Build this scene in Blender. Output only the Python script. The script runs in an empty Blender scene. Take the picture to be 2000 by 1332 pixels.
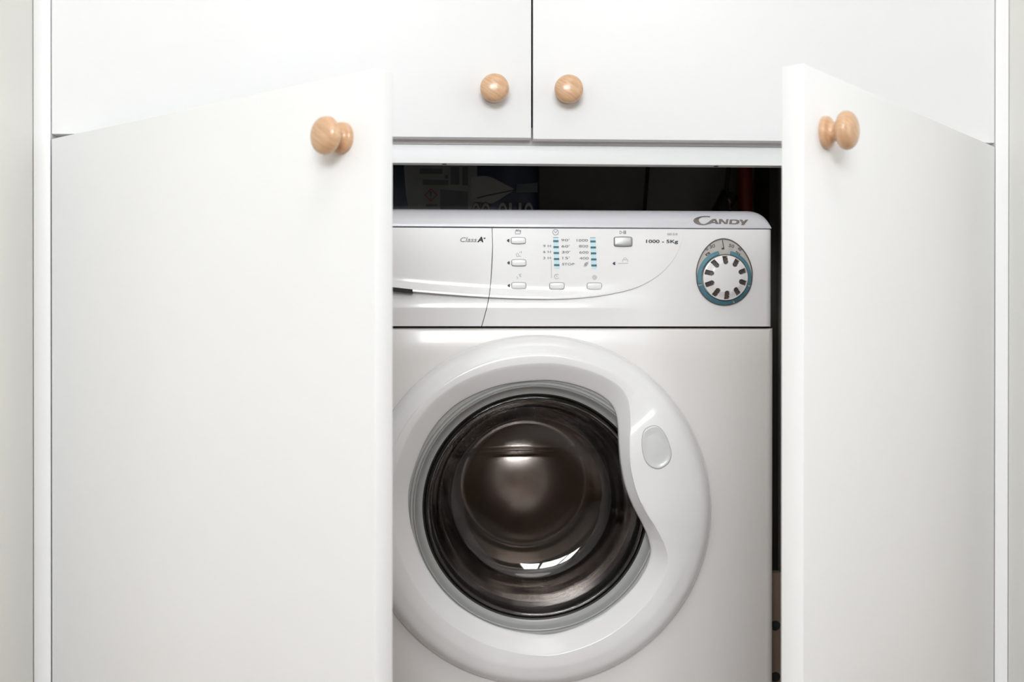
import bpy, bmesh, math, random
from math import sin, cos, pi, radians, sqrt, hypot, atan2
from mathutils import Vector, Matrix

random.seed(4)
SC = bpy.context.scene
COL = SC.collection

# ------------------------------------------------------------------ camera
F_PX = 2363.6
S = 0.00062                       # metres per unit on the cupboard's front plane
CAM = Vector((0.0, -F_PX * S, 0.690))
YAW, PITCH, ROLL = 0.04907, -0.00364, 0.00047
_f = Vector((sin(YAW) * cos(PITCH), cos(YAW) * cos(PITCH), sin(PITCH)))
_r = Vector((cos(YAW), -sin(YAW), 0))
_u = _r.cross(_f)
RR = _r * cos(ROLL) + _u * sin(ROLL)
UU = -_r * sin(ROLL) + _u * cos(ROLL)
cd = bpy.data.cameras.new('camera')
cam = bpy.data.objects.new('camera', cd)
COL.objects.link(cam)
m = Matrix((RR, UU, -_f)).transposed().to_4x4()
m.translation = CAM
cam.matrix_world = m
cd.sensor_width = 36
cd.lens = 36 * F_PX / 2000
cd.clip_start = 0.02
cd.dof.use_dof = True
cd.dof.focus_distance = 1.50
cd.dof.aperture_fstop = 6.3
SC.camera = cam

# ------------------------------------------------------------------ world, exposure
SC.view_settings.view_transform = 'Standard'
SC.view_settings.look = 'None'
SC.view_settings.gamma = 1
SC.view_settings.use_curve_mapping = False
SC.view_settings.exposure = 0.47
w = bpy.data.worlds.new('daylight')
SC.world = w
w.use_nodes = True
w.node_tree.nodes['Background'].inputs[0].default_value = (0.80, 0.90, 1.0, 1)
w.node_tree.nodes['Background'].inputs[1].default_value = 1.0

# daylight through the window behind the camera
WIN = [(-1.15, 0.70, 1.35, 2.45)]     # x0, x1, z0, z1
Y_WIN = -4.2
def area(name, loc, rot, sx, sy, power, colour):
    l = bpy.data.lights.new(name, 'AREA')
    l.shape = 'RECTANGLE'; l.size = sx; l.size_y = sy
    l.energy = power; l.color = colour
    o = bpy.data.objects.new(name, l); COL.objects.link(o)
    o.location = loc; o.rotation_euler = rot
    return o
for x0, x1, z0, z1 in WIN:
    area('window_daylight', ((x0 + x1) / 2, Y_WIN - 0.16, (z0 + z1) / 2), (radians(90), 0, 0),
         x1 - x0, z1 - z0, 112, (0.94, 0.97, 1.0))
# added fill for the right door, through an unseen window in the right-hand wall
RX0, RX1, RZ = -1.55, 1.85, 2.55
FILL_WIN = (-2.45, -1.05, 0.70, 2.00)          # y0, y1, z0, z1
area('window_daylight', (RX1 + 0.16, (FILL_WIN[0] + FILL_WIN[1]) / 2, (FILL_WIN[2] + FILL_WIN[3]) / 2), (radians(90), 0, radians(90)),
     FILL_WIN[1] - FILL_WIN[0], FILL_WIN[3] - FILL_WIN[2], 16, (1.0, 0.975, 0.95))

# ------------------------------------------------------------------ materials
def mat(name, col, rough=0.5, metal=0.0, coat=0.0, spec=0.5, noise=None, bump=0.0, bscale=200, emit=None):
    mt = bpy.data.materials.new(name); mt.use_nodes = True
    nt = mt.node_tree; b = nt.nodes['Principled BSDF']
    b.inputs['Base Color'].default_value = (*col, 1)
    b.inputs['Roughness'].default_value = rough
    b.inputs['Metallic'].default_value = metal
    b.inputs['Coat Weight'].default_value = coat
    b.inputs['Coat Roughness'].default_value = 0.08
    b.inputs['Specular IOR Level'].default_value = spec
    if emit:
        b.inputs['Emission Color'].default_value = (*emit[0], 1)
        b.inputs['Emission Strength'].default_value = emit[1]
    tc = nt.nodes.new('ShaderNodeTexCoord')
    if noise:
        sc, col2, lo, hi = noise
        n = nt.nodes.new('ShaderNodeTexNoise'); n.inputs['Scale'].default_value = sc
        n.inputs['Detail'].default_value = 5
        nt.links.new(tc.outputs['Object'], n.inputs['Vector'])
        r = nt.nodes.new('ShaderNodeValToRGB')
        r.color_ramp.elements[0].position = lo; r.color_ramp.elements[0].color = (*col, 1)
        r.color_ramp.elements[1].position = hi; r.color_ramp.elements[1].color = (*col2, 1)
        nt.links.new(n.outputs['Fac'], r.inputs['Fac'])
        nt.links.new(r.outputs['Color'], b.inputs['Base Color'])
    if bump:
        n = nt.nodes.new('ShaderNodeTexNoise'); n.inputs['Scale'].default_value = bscale
        nt.links.new(tc.outputs['Object'], n.inputs['Vector'])
        bp = nt.nodes.new('ShaderNodeBump'); bp.inputs['Strength'].default_value = bump
        bp.inputs['Distance'].default_value = 0.001
        nt.links.new(n.outputs['Fac'], bp.inputs['Height'])
        nt.links.new(bp.outputs['Normal'], b.inputs['Normal'])
    return mt

MELA = mat('white_melamine', (0.885, 0.878, 0.876), 0.42, noise=(3.0, (0.90, 0.893, 0.891), 0.3, 0.7), bump=0.04, bscale=350)
MELA_IN = mat('melamine_inside', (0.80, 0.79, 0.76), 0.5)
WALL = mat('wall_paint', (0.87, 0.862, 0.825), 0.75, noise=(2.0, (0.885, 0.877, 0.84), 0.3, 0.7), bump=0.15, bscale=120)
WALLT = mat('wall_paint_taupe', (0.40, 0.36, 0.32), 0.8, bump=0.15, bscale=120)
CEIL = mat('ceiling_paint', (0.86, 0.86, 0.84), 0.8, bump=0.1)
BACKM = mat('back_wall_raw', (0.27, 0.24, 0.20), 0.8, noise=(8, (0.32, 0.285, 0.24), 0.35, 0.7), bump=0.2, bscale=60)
ENAM = mat('white_enamel', (0.86, 0.825, 0.805), 0.22, coat=0.3, noise=(2.5, (0.87, 0.835, 0.815), 0.3, 0.7))
PLAS = mat('white_plastic', (0.89, 0.872, 0.868), 0.20, coat=0.35, noise=(4, (0.90, 0.882, 0.878), 0.3, 0.7))
PLASW = mat('worktop_plastic_lavender_grey', (0.64, 0.63, 0.66), 0.30, coat=0.2)
PLAS2 = mat('white_plastic_grey', (0.70, 0.70, 0.68), 0.25, coat=0.3)
SILV = mat('silver_button', (0.50, 0.50, 0.48), 0.28, metal=0.5)
GREYP = mat('grey_glass_rim', (0.40, 0.40, 0.385), 0.12, coat=0.6)
RUB = mat('dark_rubber', (0.014, 0.012, 0.011), 0.35)
DARK = mat('dark_gap', (0.022, 0.019, 0.017), 0.6)
INK = mat('grey_ink', (0.20, 0.19, 0.19), 0.5)
INKD = mat('dark_ink', (0.045, 0.045, 0.05), 0.5)
INKL = mat('pale_ink', (0.46, 0.45, 0.44), 0.5)
INKB = mat('blue_black_ink', (0.03, 0.03, 0.07), 0.5)
LED = mat('pale_blue_strip', (0.58, 0.80, 0.88), 0.3, coat=0.3)
LEDD = mat('teal_bar', (0.035, 0.11, 0.125), 0.3, coat=0.3)
TEAL = mat('teal_ring', (0.085, 0.235, 0.30), 0.2, coat=0.5, noise=(60, (0.13, 0.30, 0.37), 0.35, 0.7))
BEIGE = mat('dial_scale_beige', (0.50, 0.46, 0.43), 0.35, noise=(90, (0.56, 0.52, 0.49), 0.35, 0.7))
SLOT = mat('slot_brown', (0.085, 0.065, 0.058), 0.4, noise=(150, (0.13, 0.10, 0.09), 0.4, 0.7))
LOGO = mat('logo_metal', (0.17, 0.15, 0.135), 0.35, metal=0.5)
STEEL = mat('drum_steel', (0.32, 0.29, 0.275), 0.22, metal=1.0, noise=(40, (0.38, 0.35, 0.335), 0.35, 0.7))
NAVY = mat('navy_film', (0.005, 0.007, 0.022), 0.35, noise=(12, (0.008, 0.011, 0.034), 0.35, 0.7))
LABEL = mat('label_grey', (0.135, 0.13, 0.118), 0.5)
LABEL2 = mat('emblem_grey', (0.18, 0.165, 0.15), 0.5)
HAZ = mat('hazard_red', (0.16, 0.015, 0.015), 0.5)
PIPE = mat('red_oxide_pipe', (0.22, 0.02, 0.012), 0.4)
BLACKC = mat('black_cable', (0.008, 0.008, 0.008), 0.6)
CHROME = mat('chrome', (0.75, 0.75, 0.75), 0.12, metal=1.0)
CARD = mat('brown_board', (0.21, 0.15, 0.11), 0.7, noise=(10, (0.25, 0.18, 0.13), 0.35, 0.7))
FLOORM = mat('floor_dark_oak', (0.17, 0.095, 0.055), 0.5, noise=(5, (0.22, 0.13, 0.08), 0.3, 0.7))
WFRAME = mat('window_white', (0.84, 0.84, 0.83), 0.35)

def wood():
    mt = bpy.data.materials.new('maple_wood'); mt.use_nodes = True
    nt = mt.node_tree; b = nt.nodes['Principled BSDF']
    tc = nt.nodes.new('ShaderNodeTexCoord')
    mp = nt.nodes.new('ShaderNodeMapping'); mp.inputs['Scale'].default_value = (60, 60, 420)
    n = nt.nodes.new('ShaderNodeTexNoise'); n.inputs['Scale'].default_value = 1.0; n.inputs['Detail'].default_value = 6
    n.inputs['Distortion'].default_value = 0.6
    r = nt.nodes.new('ShaderNodeValToRGB')
    r.color_ramp.elements[0].position = 0.3; r.color_ramp.elements[0].color = (0.60, 0.345, 0.19, 1)
    r.color_ramp.elements[1].position = 0.72; r.color_ramp.elements[1].color = (0.76, 0.50, 0.31, 1)
    nt.links.new(tc.outputs['Object'], mp.inputs['Vector']); nt.links.new(mp.outputs['Vector'], n.inputs['Vector'])
    nt.links.new(n.outputs['Fac'], r.inputs['Fac']); nt.links.new(r.outputs['Color'], b.inputs['Base Color'])
    b.inputs['Roughness'].default_value = 0.33; b.inputs['Coat Weight'].default_value = 0.45
    b.inputs['Coat Roughness'].default_value = 0.12
    return mt
WOOD = wood()

def glassmat(name, tint, spec=1.0, ior=1.5):
    mt = bpy.data.materials.new(name); mt.use_nodes = True
    nt = mt.node_tree; nt.nodes.remove(nt.nodes['Principled BSDF'])
    o = nt.nodes['Material Output']
    fr = nt.nodes.new('ShaderNodeFresnel'); fr.inputs['IOR'].default_value = ior
    t = nt.nodes.new('ShaderNodeBsdfTransparent'); t.inputs['Color'].default_value = (*tint, 1)
    g = nt.nodes.new('ShaderNodeBsdfGlossy'); g.inputs['Roughness'].default_value = 0.02
    g.inputs['Color'].default_value = (spec, spec, spec, 1)
    mx = nt.nodes.new('ShaderNodeMixShader')
    nt.links.new(fr.outputs[0], mx.inputs[0]); nt.links.new(t.outputs[0], mx.inputs[1])
    nt.links.new(g.outputs[0], mx.inputs[2]); nt.links.new(mx.outputs[0], o.inputs['Surface'])
    return mt
GLASS = bpy.data.materials.new('porthole_glass'); GLASS.use_nodes = True
_b = GLASS.node_tree.nodes['Principled BSDF']
_b.inputs['Base Color'].default_value = (0.86, 0.84, 0.83, 1); _b.inputs['Roughness'].default_value = 0.0
_b.inputs['IOR'].default_value = 1.5; _b.inputs['Transmission Weight'].default_value = 1.0
PANE = glassmat('window_pane_glass', (0.97, 0.98, 0.98))

# ------------------------------------------------------------------ helpers
def tag(o, label=None, cat=None, group=None, kind=None):
    if label: o['label'] = label
    if cat: o['category'] = cat
    if group: o['group'] = group
    if kind: o['kind'] = kind
    return o
def empty(name, loc, label, cat, group=None):
    o = bpy.data.objects.new(name, None); COL.objects.link(o); o.location = loc
    o.empty_display_size = 0.1
    return tag(o, label, cat, group)
def mesh(name, verts, faces, mt, parent=None, smooth=True, angle=35, loc=None, rot=None, recalc=True, mats=None, fm=None):
    me = bpy.data.meshes.new(name)
    me.from_pydata([tuple(v) for v in verts], [], faces)
    for k in (mats or [mt]): me.materials.append(k)
    if fm:
        for p, i in zip(me.polygons, fm): p.material_index = i
    bm = bmesh.new(); bm.from_mesh(me)
    bmesh.ops.remove_doubles(bm, verts=bm.verts, dist=1e-7)
    if recalc: bmesh.ops.recalc_face_normals(bm, faces=bm.faces)
    bm.to_mesh(me); bm.free()
    if smooth:
        me.shade_smooth(); me.set_sharp_from_angle(angle=radians(angle))
    o = bpy.data.objects.new(name, me); COL.objects.link(o)
    if parent: o.parent = parent
    if loc is not None: o.location = loc
    if rot is not None: o.rotation_euler = rot
    return o
def box(name, a, b, mt, parent=None, bevel=0.0, seg=2, loc=None, rot=None):
    bm = bmesh.new()
    bmesh.ops.create_cube(bm, size=1)
    for v in bm.verts:
        v.co = Vector([(a[i] + b[i]) / 2 + v.co[i] * (b[i] - a[i]) for i in range(3)])
    if bevel:
        bmesh.ops.bevel(bm, geom=list(bm.edges), offset=bevel, segments=seg, affect='EDGES', profile=0.5)
    me = bpy.data.meshes.new(name); bm.to_mesh(me); bm.free()
    me.materials.append(mt)
    if bevel:
        me.shade_smooth(); me.set_sharp_from_angle(angle=radians(40))
    o = bpy.data.objects.new(name, me); COL.objects.link(o)
    if parent: o.parent = parent
    if loc is not None: o.location = loc
    if rot is not None: o.rotation_euler = rot
    return o
def lathe(name, prof, c, mt, parent=None, n=128, angle=30, axis='y', loc=None, rot=None):
    """prof: (radius, forward height h), or a list of such profiles; revolved about the -y axis through c=(x, z)."""
    V, Fc = [], []
    for pf in (prof if isinstance(prof[0], list) else [prof]):
        o, k = len(V), len(pf)
        for i in range(n):
            a = 2 * pi * i / n
            for r, h in pf:
                V.append((c[0] + r * cos(a), -h, c[1] + r * sin(a)))
        for i in range(n):
            j = (i + 1) % n
            for q in range(k - 1):
                Fc.append((o + i * k + q, o + j * k + q, o + j * k + q + 1, o + i * k + q + 1))
    return mesh(name, V, Fc, mt, parent, angle=angle, loc=loc, rot=rot)
def grid_faces(nu, nv, off=0):
    return [(off + i * nv + j, off + (i + 1) * nv + j, off + (i + 1) * nv + j + 1, off + i * nv + j + 1)
            for i in range(nu - 1) for j in range(nv - 1)]
def catmull(pts, per=8, closed=False):
    out = []; n = len(pts)
    rng = n if closed else n - 1
    for i in range(rng):
        g = (lambda k: pts[k % n]) if closed else (lambda k: pts[max(0, min(n - 1, k))])
        p0, p1, p2, p3 = g(i - 1), g(i), g(i + 1), g(i + 2)
        for s in range(per):
            t = s / per
            out.append(tuple(0.5 * (2 * b + (c - a) * t + (2 * a - 5 * b + 4 * c - d) * t * t + (3 * b - a - 3 * c + d) * t ** 3)
                             for a, b, c, d in zip(p0, p1, p2, p3)))
    if not closed: out.append(tuple(pts[-1]))
    return out
def smooth01(t):
    t = max(0.0, min(1.0, t)); return t * t * (3 - 2 * t)
def tube(name, pts, r, mt, parent=None, n=12, loc=None):
    V, Fc = [], []
    P = [Vector(p) for p in pts]
    up = Vector((0.01, 1, 0.02))
    for i, p in enumerate(P):
        t = (P[min(i + 1, len(P) - 1)] - P[max(i - 1, 0)]).normalized()
        a = t.cross(up).normalized(); b = t.cross(a)
        for k in range(n):
            an = 2 * pi * k / n
            V.append(p + (a * cos(an) + b * sin(an)) * r)
    for i in range(len(P) - 1):
        for k in range(n):
            Fc.append((i * n + k, i * n + (k + 1) % n, (i + 1) * n + (k + 1) % n, (i + 1) * n + k))
    Fc.append(tuple(range(n))); Fc.append(tuple((len(P) - 1) * n + k for k in range(n)))
    return mesh(name, V, Fc, mt, parent, loc=loc)
def ray(px, py):
    return (_f + RR * ((px - 1000) / F_PX) + UU * ((666 - py) / F_PX))
def U(px, py, y):
    d = ray(px, py); t = (y - CAM.y) / d.y
    p = CAM + d * t
    return p.x, p.z

# ================================================================== the setting
X0, X1 = -803.1 * S, 1107.9 * S            # outer faces of the cupboard
Y_NL, Y_NR = -0.13, -0.065        # how far the wall returns stand in front of the cupboard
def struct(o): return tag(o, kind='structure')
struct(box('floor', (RX0 - .1, Y_WIN - .12, -0.1), (RX1 + .1, 0.75, 0), FLOORM))
struct(box('ceiling', (RX0 - .1, Y_WIN - .12, RZ), (RX1 + .1, 0.75, RZ + .1), CEIL))
struct(box('wall_left', (RX0 - .1, Y_WIN - .12, 0), (RX0, Y_NL, RZ), WALL))
for ya, yb_, za, zb in ((Y_WIN - .12, FILL_WIN[0], 0, RZ), (FILL_WIN[1], Y_NR, 0, RZ), (FILL_WIN[0], FILL_WIN[1], 0, FILL_WIN[2]), (FILL_WIN[0], FILL_WIN[1], FILL_WIN[3], RZ)):
    struct(box('wall_right', (RX1, ya, za), (RX1 + .1, yb_, zb), WALL))
struct(box('wall_niche_left', (RX0 - .1, Y_NL, 0), (X0 - 0.001, 0.75, RZ), WALL, bevel=0.003))
struct(box('wall_niche_right', (X1 + 0.001, Y_NR, 0), (RX1 + .1, 0.75, RZ), WALL, bevel=0.003))
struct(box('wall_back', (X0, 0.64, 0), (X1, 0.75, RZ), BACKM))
struct(box('wall_over_cupboard', (X0, 0.01, 2.12), (X1, 0.64, RZ), WALL))
# window wall behind the camera: pieces around the opening
def wallpiece(a, b):
    struct(box('wall_window', (a[0], Y_WIN - .12, a[1]), (b[0], Y_WIN, b[1]), WALLT))
wallpiece((RX0, 0), (RX1, WIN[0][2])); wallpiece((RX0, WIN[0][3]), (RX1, RZ))
wallpiece((RX0, WIN[0][2]), (WIN[0][0], WIN[0][3]))
wallpiece((WIN[0][1], WIN[0][2]), (RX1, WIN[0][3]))
for i, (x0, x1, z0, z1) in enumerate(WIN + [FILL_WIN]):
    wn = bpy.data.objects.new('window_%d' % (i + 1), None); COL.objects.link(wn)
    wn.location = ((x0 + x1) / 2, Y_WIN - .06, z0); wn['kind'] = 'structure'
    hw_, hh = (x1 - x0) / 2, z1 - z0
    if i == 1:  # unseen second window, added to hold the right-hand fill light
        wn.location = (RX1 + .05, (x0 + x1) / 2, z0); wn.rotation_euler = (0, 0, radians(90))
    for nm, a, b in (('frame_stile', (-hw_, 0), (-hw_ + .06, hh)), ('frame_stile', (hw_ - .06, 0), (hw_, hh)),
                     ('frame_rail', (-hw_ + .06, 0), (hw_ - .06, .06)), ('frame_rail', (-hw_ + .06, hh - .06), (hw_ - .06, hh)),
                     ('mullion', (-hw_ * .44, .06), (-hw_ * .36, hh - .06)), ('mullion', (hw_ * .36, .06), (hw_ * .44, hh - .06))):
        box(nm, (a[0], -.03, a[1]), (b[0], .03, b[1]), WFRAME, wn, bevel=0.004)
    for a, b in ((-hw_ + .06, -hw_ * .44), (-hw_ * .36, hw_ * .36), (hw_ * .44, hw_ - .06)):
        box('pane', (a, -.004, .06), (b, .004, hh - .06), PANE, wn)
# flush ceiling lamp of the room
lamp = empty('ceiling_lamp', (0.22, -1.55, RZ), 'large round flush opal ceiling lamp in front of the cupboard', 'lamp')
def disc_lathe(name, prof, mt, parent, n=64):
    V, Fc = [], []; k = len(prof)
    for i in range(n):
        a = 2 * pi * i / n
        for r, h in prof: V.append((r * cos(a), r * sin(a), -h))
    for i in range(n):
        j = (i + 1) % n
        for q in range(k - 1): Fc.append((i * k + q, j * k + q, j * k + q + 1, i * k + q + 1))
    return mesh(name, V, Fc, mt, parent)
disc_lathe('lamp_base', [(0, .0), (.57, .0), (.58, .01), (.58, .03), (.56, .035), (0, .035)], WFRAME, lamp)
OPAL = mat('lamp_opal', (0.9, 0.9, 0.88), 0.4, emit=((1.0, 0.955, 0.92), 1.6))
disc_lathe('lamp_shade', [(.558, .035), (.55, .06), (.50, .085), (.32, .1), (.0, .105)], OPAL, lamp)

# ================================================================== the cupboard
TH = 0.0208
XL, XR = -769.3 * S, 1079.9 * S            # inner faces of the side panels = hinge lines
XC = (XL + XR) / 2
WD = (XR - XL) / 2 - 0.0011
ZT = CAM.z + 378.97 * S                     # top of the lower doors
ZU = CAM.z + 388.4 * S                      # bottom of the upper doors
TL, TR = 0.7733, 0.8723                     # door angles
Z_TOP = 2.10
cup = empty('built_in_cupboard', (XC, 0, 0), 'white built-in cupboard with wooden knobs around the washing machine', 'cupboard')
CO = Vector((XC, 0, 0))
def cbox(nm, a, b, mt, bevel=0.0012):
    return box(nm, tuple(Vector(a) - CO), tuple(Vector(b) - CO), mt, cup, bevel)
cbox('side_panel', (X0, 0, 0), (XL - 0.0008, 0.62, Z_TOP), MELA)
cbox('side_panel', (XR + 0.0008, 0, 0), (X1, 0.62, Z_TOP), MELA)
cbox('top_panel', (XL, 0.0215, Z_TOP - .02), (XR, 0.62, Z_TOP), MELA)
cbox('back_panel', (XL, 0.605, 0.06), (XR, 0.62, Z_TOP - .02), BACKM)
# front cross rails between the two pairs of doors
YR = TH + 0.001
zr0 = U(1150, 321.0, YR)[1]; zr1 = U(1150, 284.0, YR)[1]; zr2 = U(1040, 249.0, YR)[1]
cbox('cross_rail', (XL, YR, zr0), (XR, YR + 0.019, zr1 - 0.0004), MELA, 0.0010)
cbox('cross_rail', (XL, YR + 0.0012, zr1), (XR, YR + 0.020, zr2), MELA, 0.0010)
for px in (868, 1399):                       # small screw holes on the rail's underside edge
    sx, _ = U(px, 322, YR + .006)
    lathe('screw_cap', [(0, .0008), (.003, .0008), (.0034, 0), (.0034, -.002)], (0, 0), BLACKC, cup, n=20,
          loc=(sx - XC, YR + .007, zr0 + .0004), rot=(radians(90), 0, 0))

KNOB = [(0, 0), (.0132, 0), (.0142, .0012), (.0142, .0036), (.0130, .0052), (.0105, .0066), (.0090, .0085), (.0086, .0105),
        (.0096, .0126), (.0128, .0142), (.0158, .0162), (.0172, .0188), (.0172, .0208), (.0163, .0238), (.0138, .0264), (.0098, .0283), (.0050, .0293), (0, .0296)]
KNOB = catmull(KNOB, 3)
def knob(door, x, z):
    return lathe('knob', KNOB, (0, 0), WOOD, door, n=56, angle=60, loc=(x, 0, z), rot=(0, radians(37), 0))
def door(left, z0, z1, ang):
    s = 1 if left else -1
    a, b = sorted((0.0006 * s, WD * s))
    o = box('door', (a, 0, z0), (b, TH, z1), MELA, cup, bevel=0.0011)
    o.location = ((XL if left else XR) - XC, 0, 0)
    o.rotation_euler = (0, 0, -s * ang)
    return o
def door_hit(px, py, left, ang):
    s = 1 if left else -1
    H = Vector((XL if left else XR, 0, 0)); n = Vector((s * sin(ang), cos(ang), 0)); ax = Vector((s * cos(ang), -sin(ang), 0))
    d = ray(px, py); t = (H - CAM).dot(n) / d.dot(n)
    p = CAM + d * t
    return s * (p - H).dot(ax), p.z
dl = door(True, 0.065, ZT, TL);  dl['label'] = 'lower left door standing open'
dr = door(False, 0.065, ZT, TR); dr['label'] = 'lower right door standing open'
ul = door(True, ZU, Z_TOP - .004, 0);  ul['label'] = 'closed upper left door'
ur = door(False, ZU - .0012, Z_TOP - .004, 0); ur['label'] = 'closed upper right door'
knob(dl, *door_hit(670, 270, True, TL)); knob(dr, *door_hit(1611, 259, False, TR))
for d_, px, py, left in ((ul, 966, 172, True), (ur, 1111, 174, False)):
    x, z = U(px, py, -0.019)
    knob(d_, x - (XL if left else XR), z)
cbox('plinth', (XL, 0.05, 0), (XR, 0.068, 0.058), MELA)

# ================================================================== the washing machine
YM = 0.050
cx, _ = U(1049, 900, YM)
MO = Vector((cx, YM, 0))
HW = U(1512, 900, YM)[0] - cx
ZTOPM = U(1049, 407, YM)[1]
wm = empty('washing_machine', MO, 'white front-loading washing machine with round glass door inside the cupboard', 'washing machine')
def M(px, py, h=0.0):
    x, z = U(px, py, YM - h)
    return x - cx, -h, z
def MX(px, h=0.0): return M(px, 560, h)[0]
def MZ(py, h=0.0, px=1049): return M(px, py, h)[2]
PXM = M(1050, 900)[0] - M(1049, 900)[0]        # metres per photo pixel on the machine front
DEPTH = 0.50
Zb = 0.012
Zfront = MZ(640.5)
CC = M(1049, 995)                               # porthole axis
ccx, ccz = CC[0], CC[2]

# ---- body: front plate with a round opening, rounded edges, sides
def build_body():
    N = 192; Rh = 236 * PXM; R = 0.010
    x0, x1, z0, z1 = -HW + R, HW - R, Zb + R, Zfront - R * .4
    per = []
    for i in range(N):
        a = 2 * pi * i / N
        dx, dz = cos(a), sin(a)
        t = 1e9
        if dx > 1e-9: t = min(t, (x1 - ccx) / dx)
        if dx < -1e-9: t = min(t, (x0 - ccx) / dx)
        if dz > 1e-9: t = min(t, (z1 - ccz) / dz)
        if dz < -1e-9: t = min(t, (z0 - ccz) / dz)
        per.append([ccx + dx * t, ccz + dz * t])
    for cxx, czz in ((x0, z0), (x0, z1), (x1, z0), (x1, z1)):
        k = min(range(N), key=lambda i: hypot(per[i][0] - cxx, per[i][1] - czz)); per[k] = [cxx, czz]
    loops = []
    def circ(r, y): return [(ccx + r * cos(2 * pi * i / N), y, ccz + r * sin(2 * pi * i / N)) for i in range(N)]
    loops.append(circ(Rh, 0.06)); loops.append(circ(Rh, 0.004)); loops.append(circ(Rh + .004, 0.0))
    for k in (0.33, 0.66):
        loops.append([(ccx + (per[i][0] - ccx) * k + (Rh + .004) * cos(2 * pi * i / N) * (1 - k), 0.0,
                       ccz + (per[i][1] - ccz) * k + (Rh + .004) * sin(2 * pi * i / N) * (1 - k)) for i in range(N)])
    loops.append([(p[0], 0, p[1]) for p in per])
    def off(p, a):
        o = R * sin(a); x, z = p
        nx = (1 if abs(x - x1) < 1e-6 else 0) - (1 if abs(x - x0) < 1e-6 else 0)
        nz = (.4 if abs(z - z1) < 1e-6 else 0) - (1 if abs(z - z0) < 1e-6 else 0)
        return (x + nx * o, R * (1 - cos(a)), z + nz * o)
    for q in range(1, 7): loops.append([off(p, q / 6 * pi / 2) for p in per])
    last = loops[-1]
    loops.append([(v[0], DEPTH, v[2]) for v in last])
    V = [v for l in loops for v in l]; Fc = []
    for k in range(len(loops) - 1):
        for i in range(N):
            j = (i + 1) % N
            Fc.append((k * N + i, k * N + j, (k + 1) * N + j, (k + 1) * N + i))
    Fc.append(tuple((len(loops) - 1) * N + i for i in range(N)))
    return mesh('body', V, Fc, ENAM, wm, angle=30)
build_body()

# ---- worktop strip with rounded corners, running back as the top cover
zs = MZ(444.5)
def build_top():
    A, B = 45 * PXM, ZTOPM - zs
    hw = MX(1506.8)
    xs = [-hw + A * (1 - cos(pi / 2 * i / 16)) for i in range(17)]
    mid = [-hw + A + (2 * hw - 2 * A) * i / 20 for i in range(1, 20)]
    xs = xs + mid + [-x for x in reversed(xs)]
    nv = 12; V = []
    for x in xs:
        t = max(0, (abs(x) - (hw - A)) / A)
        zt = zs + B * max(0.0004, (1 - min(1, t) ** 2.3)) ** (1 / 2.3)
        hb = (fas_h(x) if x < XF1 else 0.0) * smooth01((x + hw) / .02)
        col = [(x, 0.10, zs), (x, 0.001 - hb, zs)]
        for q in range(nv):
            a = pi / 2 * q / (nv - 1)
            col.append((x, -hb + (0.020 + hb) * (1 - cos(a)), zs + .0006 + (zt - zs - .0006) * sin(a)))
        col.append((x, DEPTH, zt)); col.append((x, DEPTH, zs - .02))
        V += col
    k = nv + 4
    Fc = grid_faces(len(xs), k)
    return mesh('worktop', V, Fc, PLASW, wm, angle=40)

# ---- control panel and drawer front
Z1 = MZ(446.0); Z0 = MZ(637.2)
XPR = MX(1508.5); XPL = -XPR
GAP = [(960.5, 440), (962, 480), (961, 515), (957.5, 560), (953, 590), (947, 615), (940, 640)]
def gapx_px(py):
    for (xa, ya), (xb, yb) in zip(GAP, GAP[1:]):
        if py <= yb:
            t = (py - ya) / (yb - ya); return xa + (xb - xa) * t
    return GAP[-1][0]
GAPS = catmull(GAP, 6)
def gapx(z):
    prev = None
    for px, py in GAPS:
        v = (M(px, py)[0], M(px, py)[2])
        if prev and z >= v[1]:
            t = (z - prev[1]) / (v[1] - prev[1]); return prev[0] + (v[0] - prev[0]) * t
        prev = v
    return prev[0]
SW = [(560, 545), (660, 553), (770, 566), (860, 574), (955, 580.5), (1040, 583.5), (1110, 583), (1180, 576), (1240, 562), (1285, 538), (1314, 508), (1330, 476), (1336, 452)]
SW = [(M(a, b)[0], M(a, b)[2]) for a, b in catmull(SW, 10)]
XF1 = SW[-1][0]
def base_h(x, z):
    """relief of the lower, scooped part of the panel"""
    zc = MZ(602.5); k = 1 - smooth01((x - MX(1120)) / (MX(1330) - MX(1120)))
    if z >= zc:
        t = smooth01((z - zc) / (MZ(566) - zc)); return 0.0038 * k * (1 - t)
    t = (zc - z) / (zc - Z0); return 0.0038 * k * (1 - 0.75 * t)
def fas_h(x):
    t = max(0, min(1, (x - XPL) / (XF1 - XPL))); return 0.0075 * (1 - t) + 0.0007
build_top()
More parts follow.
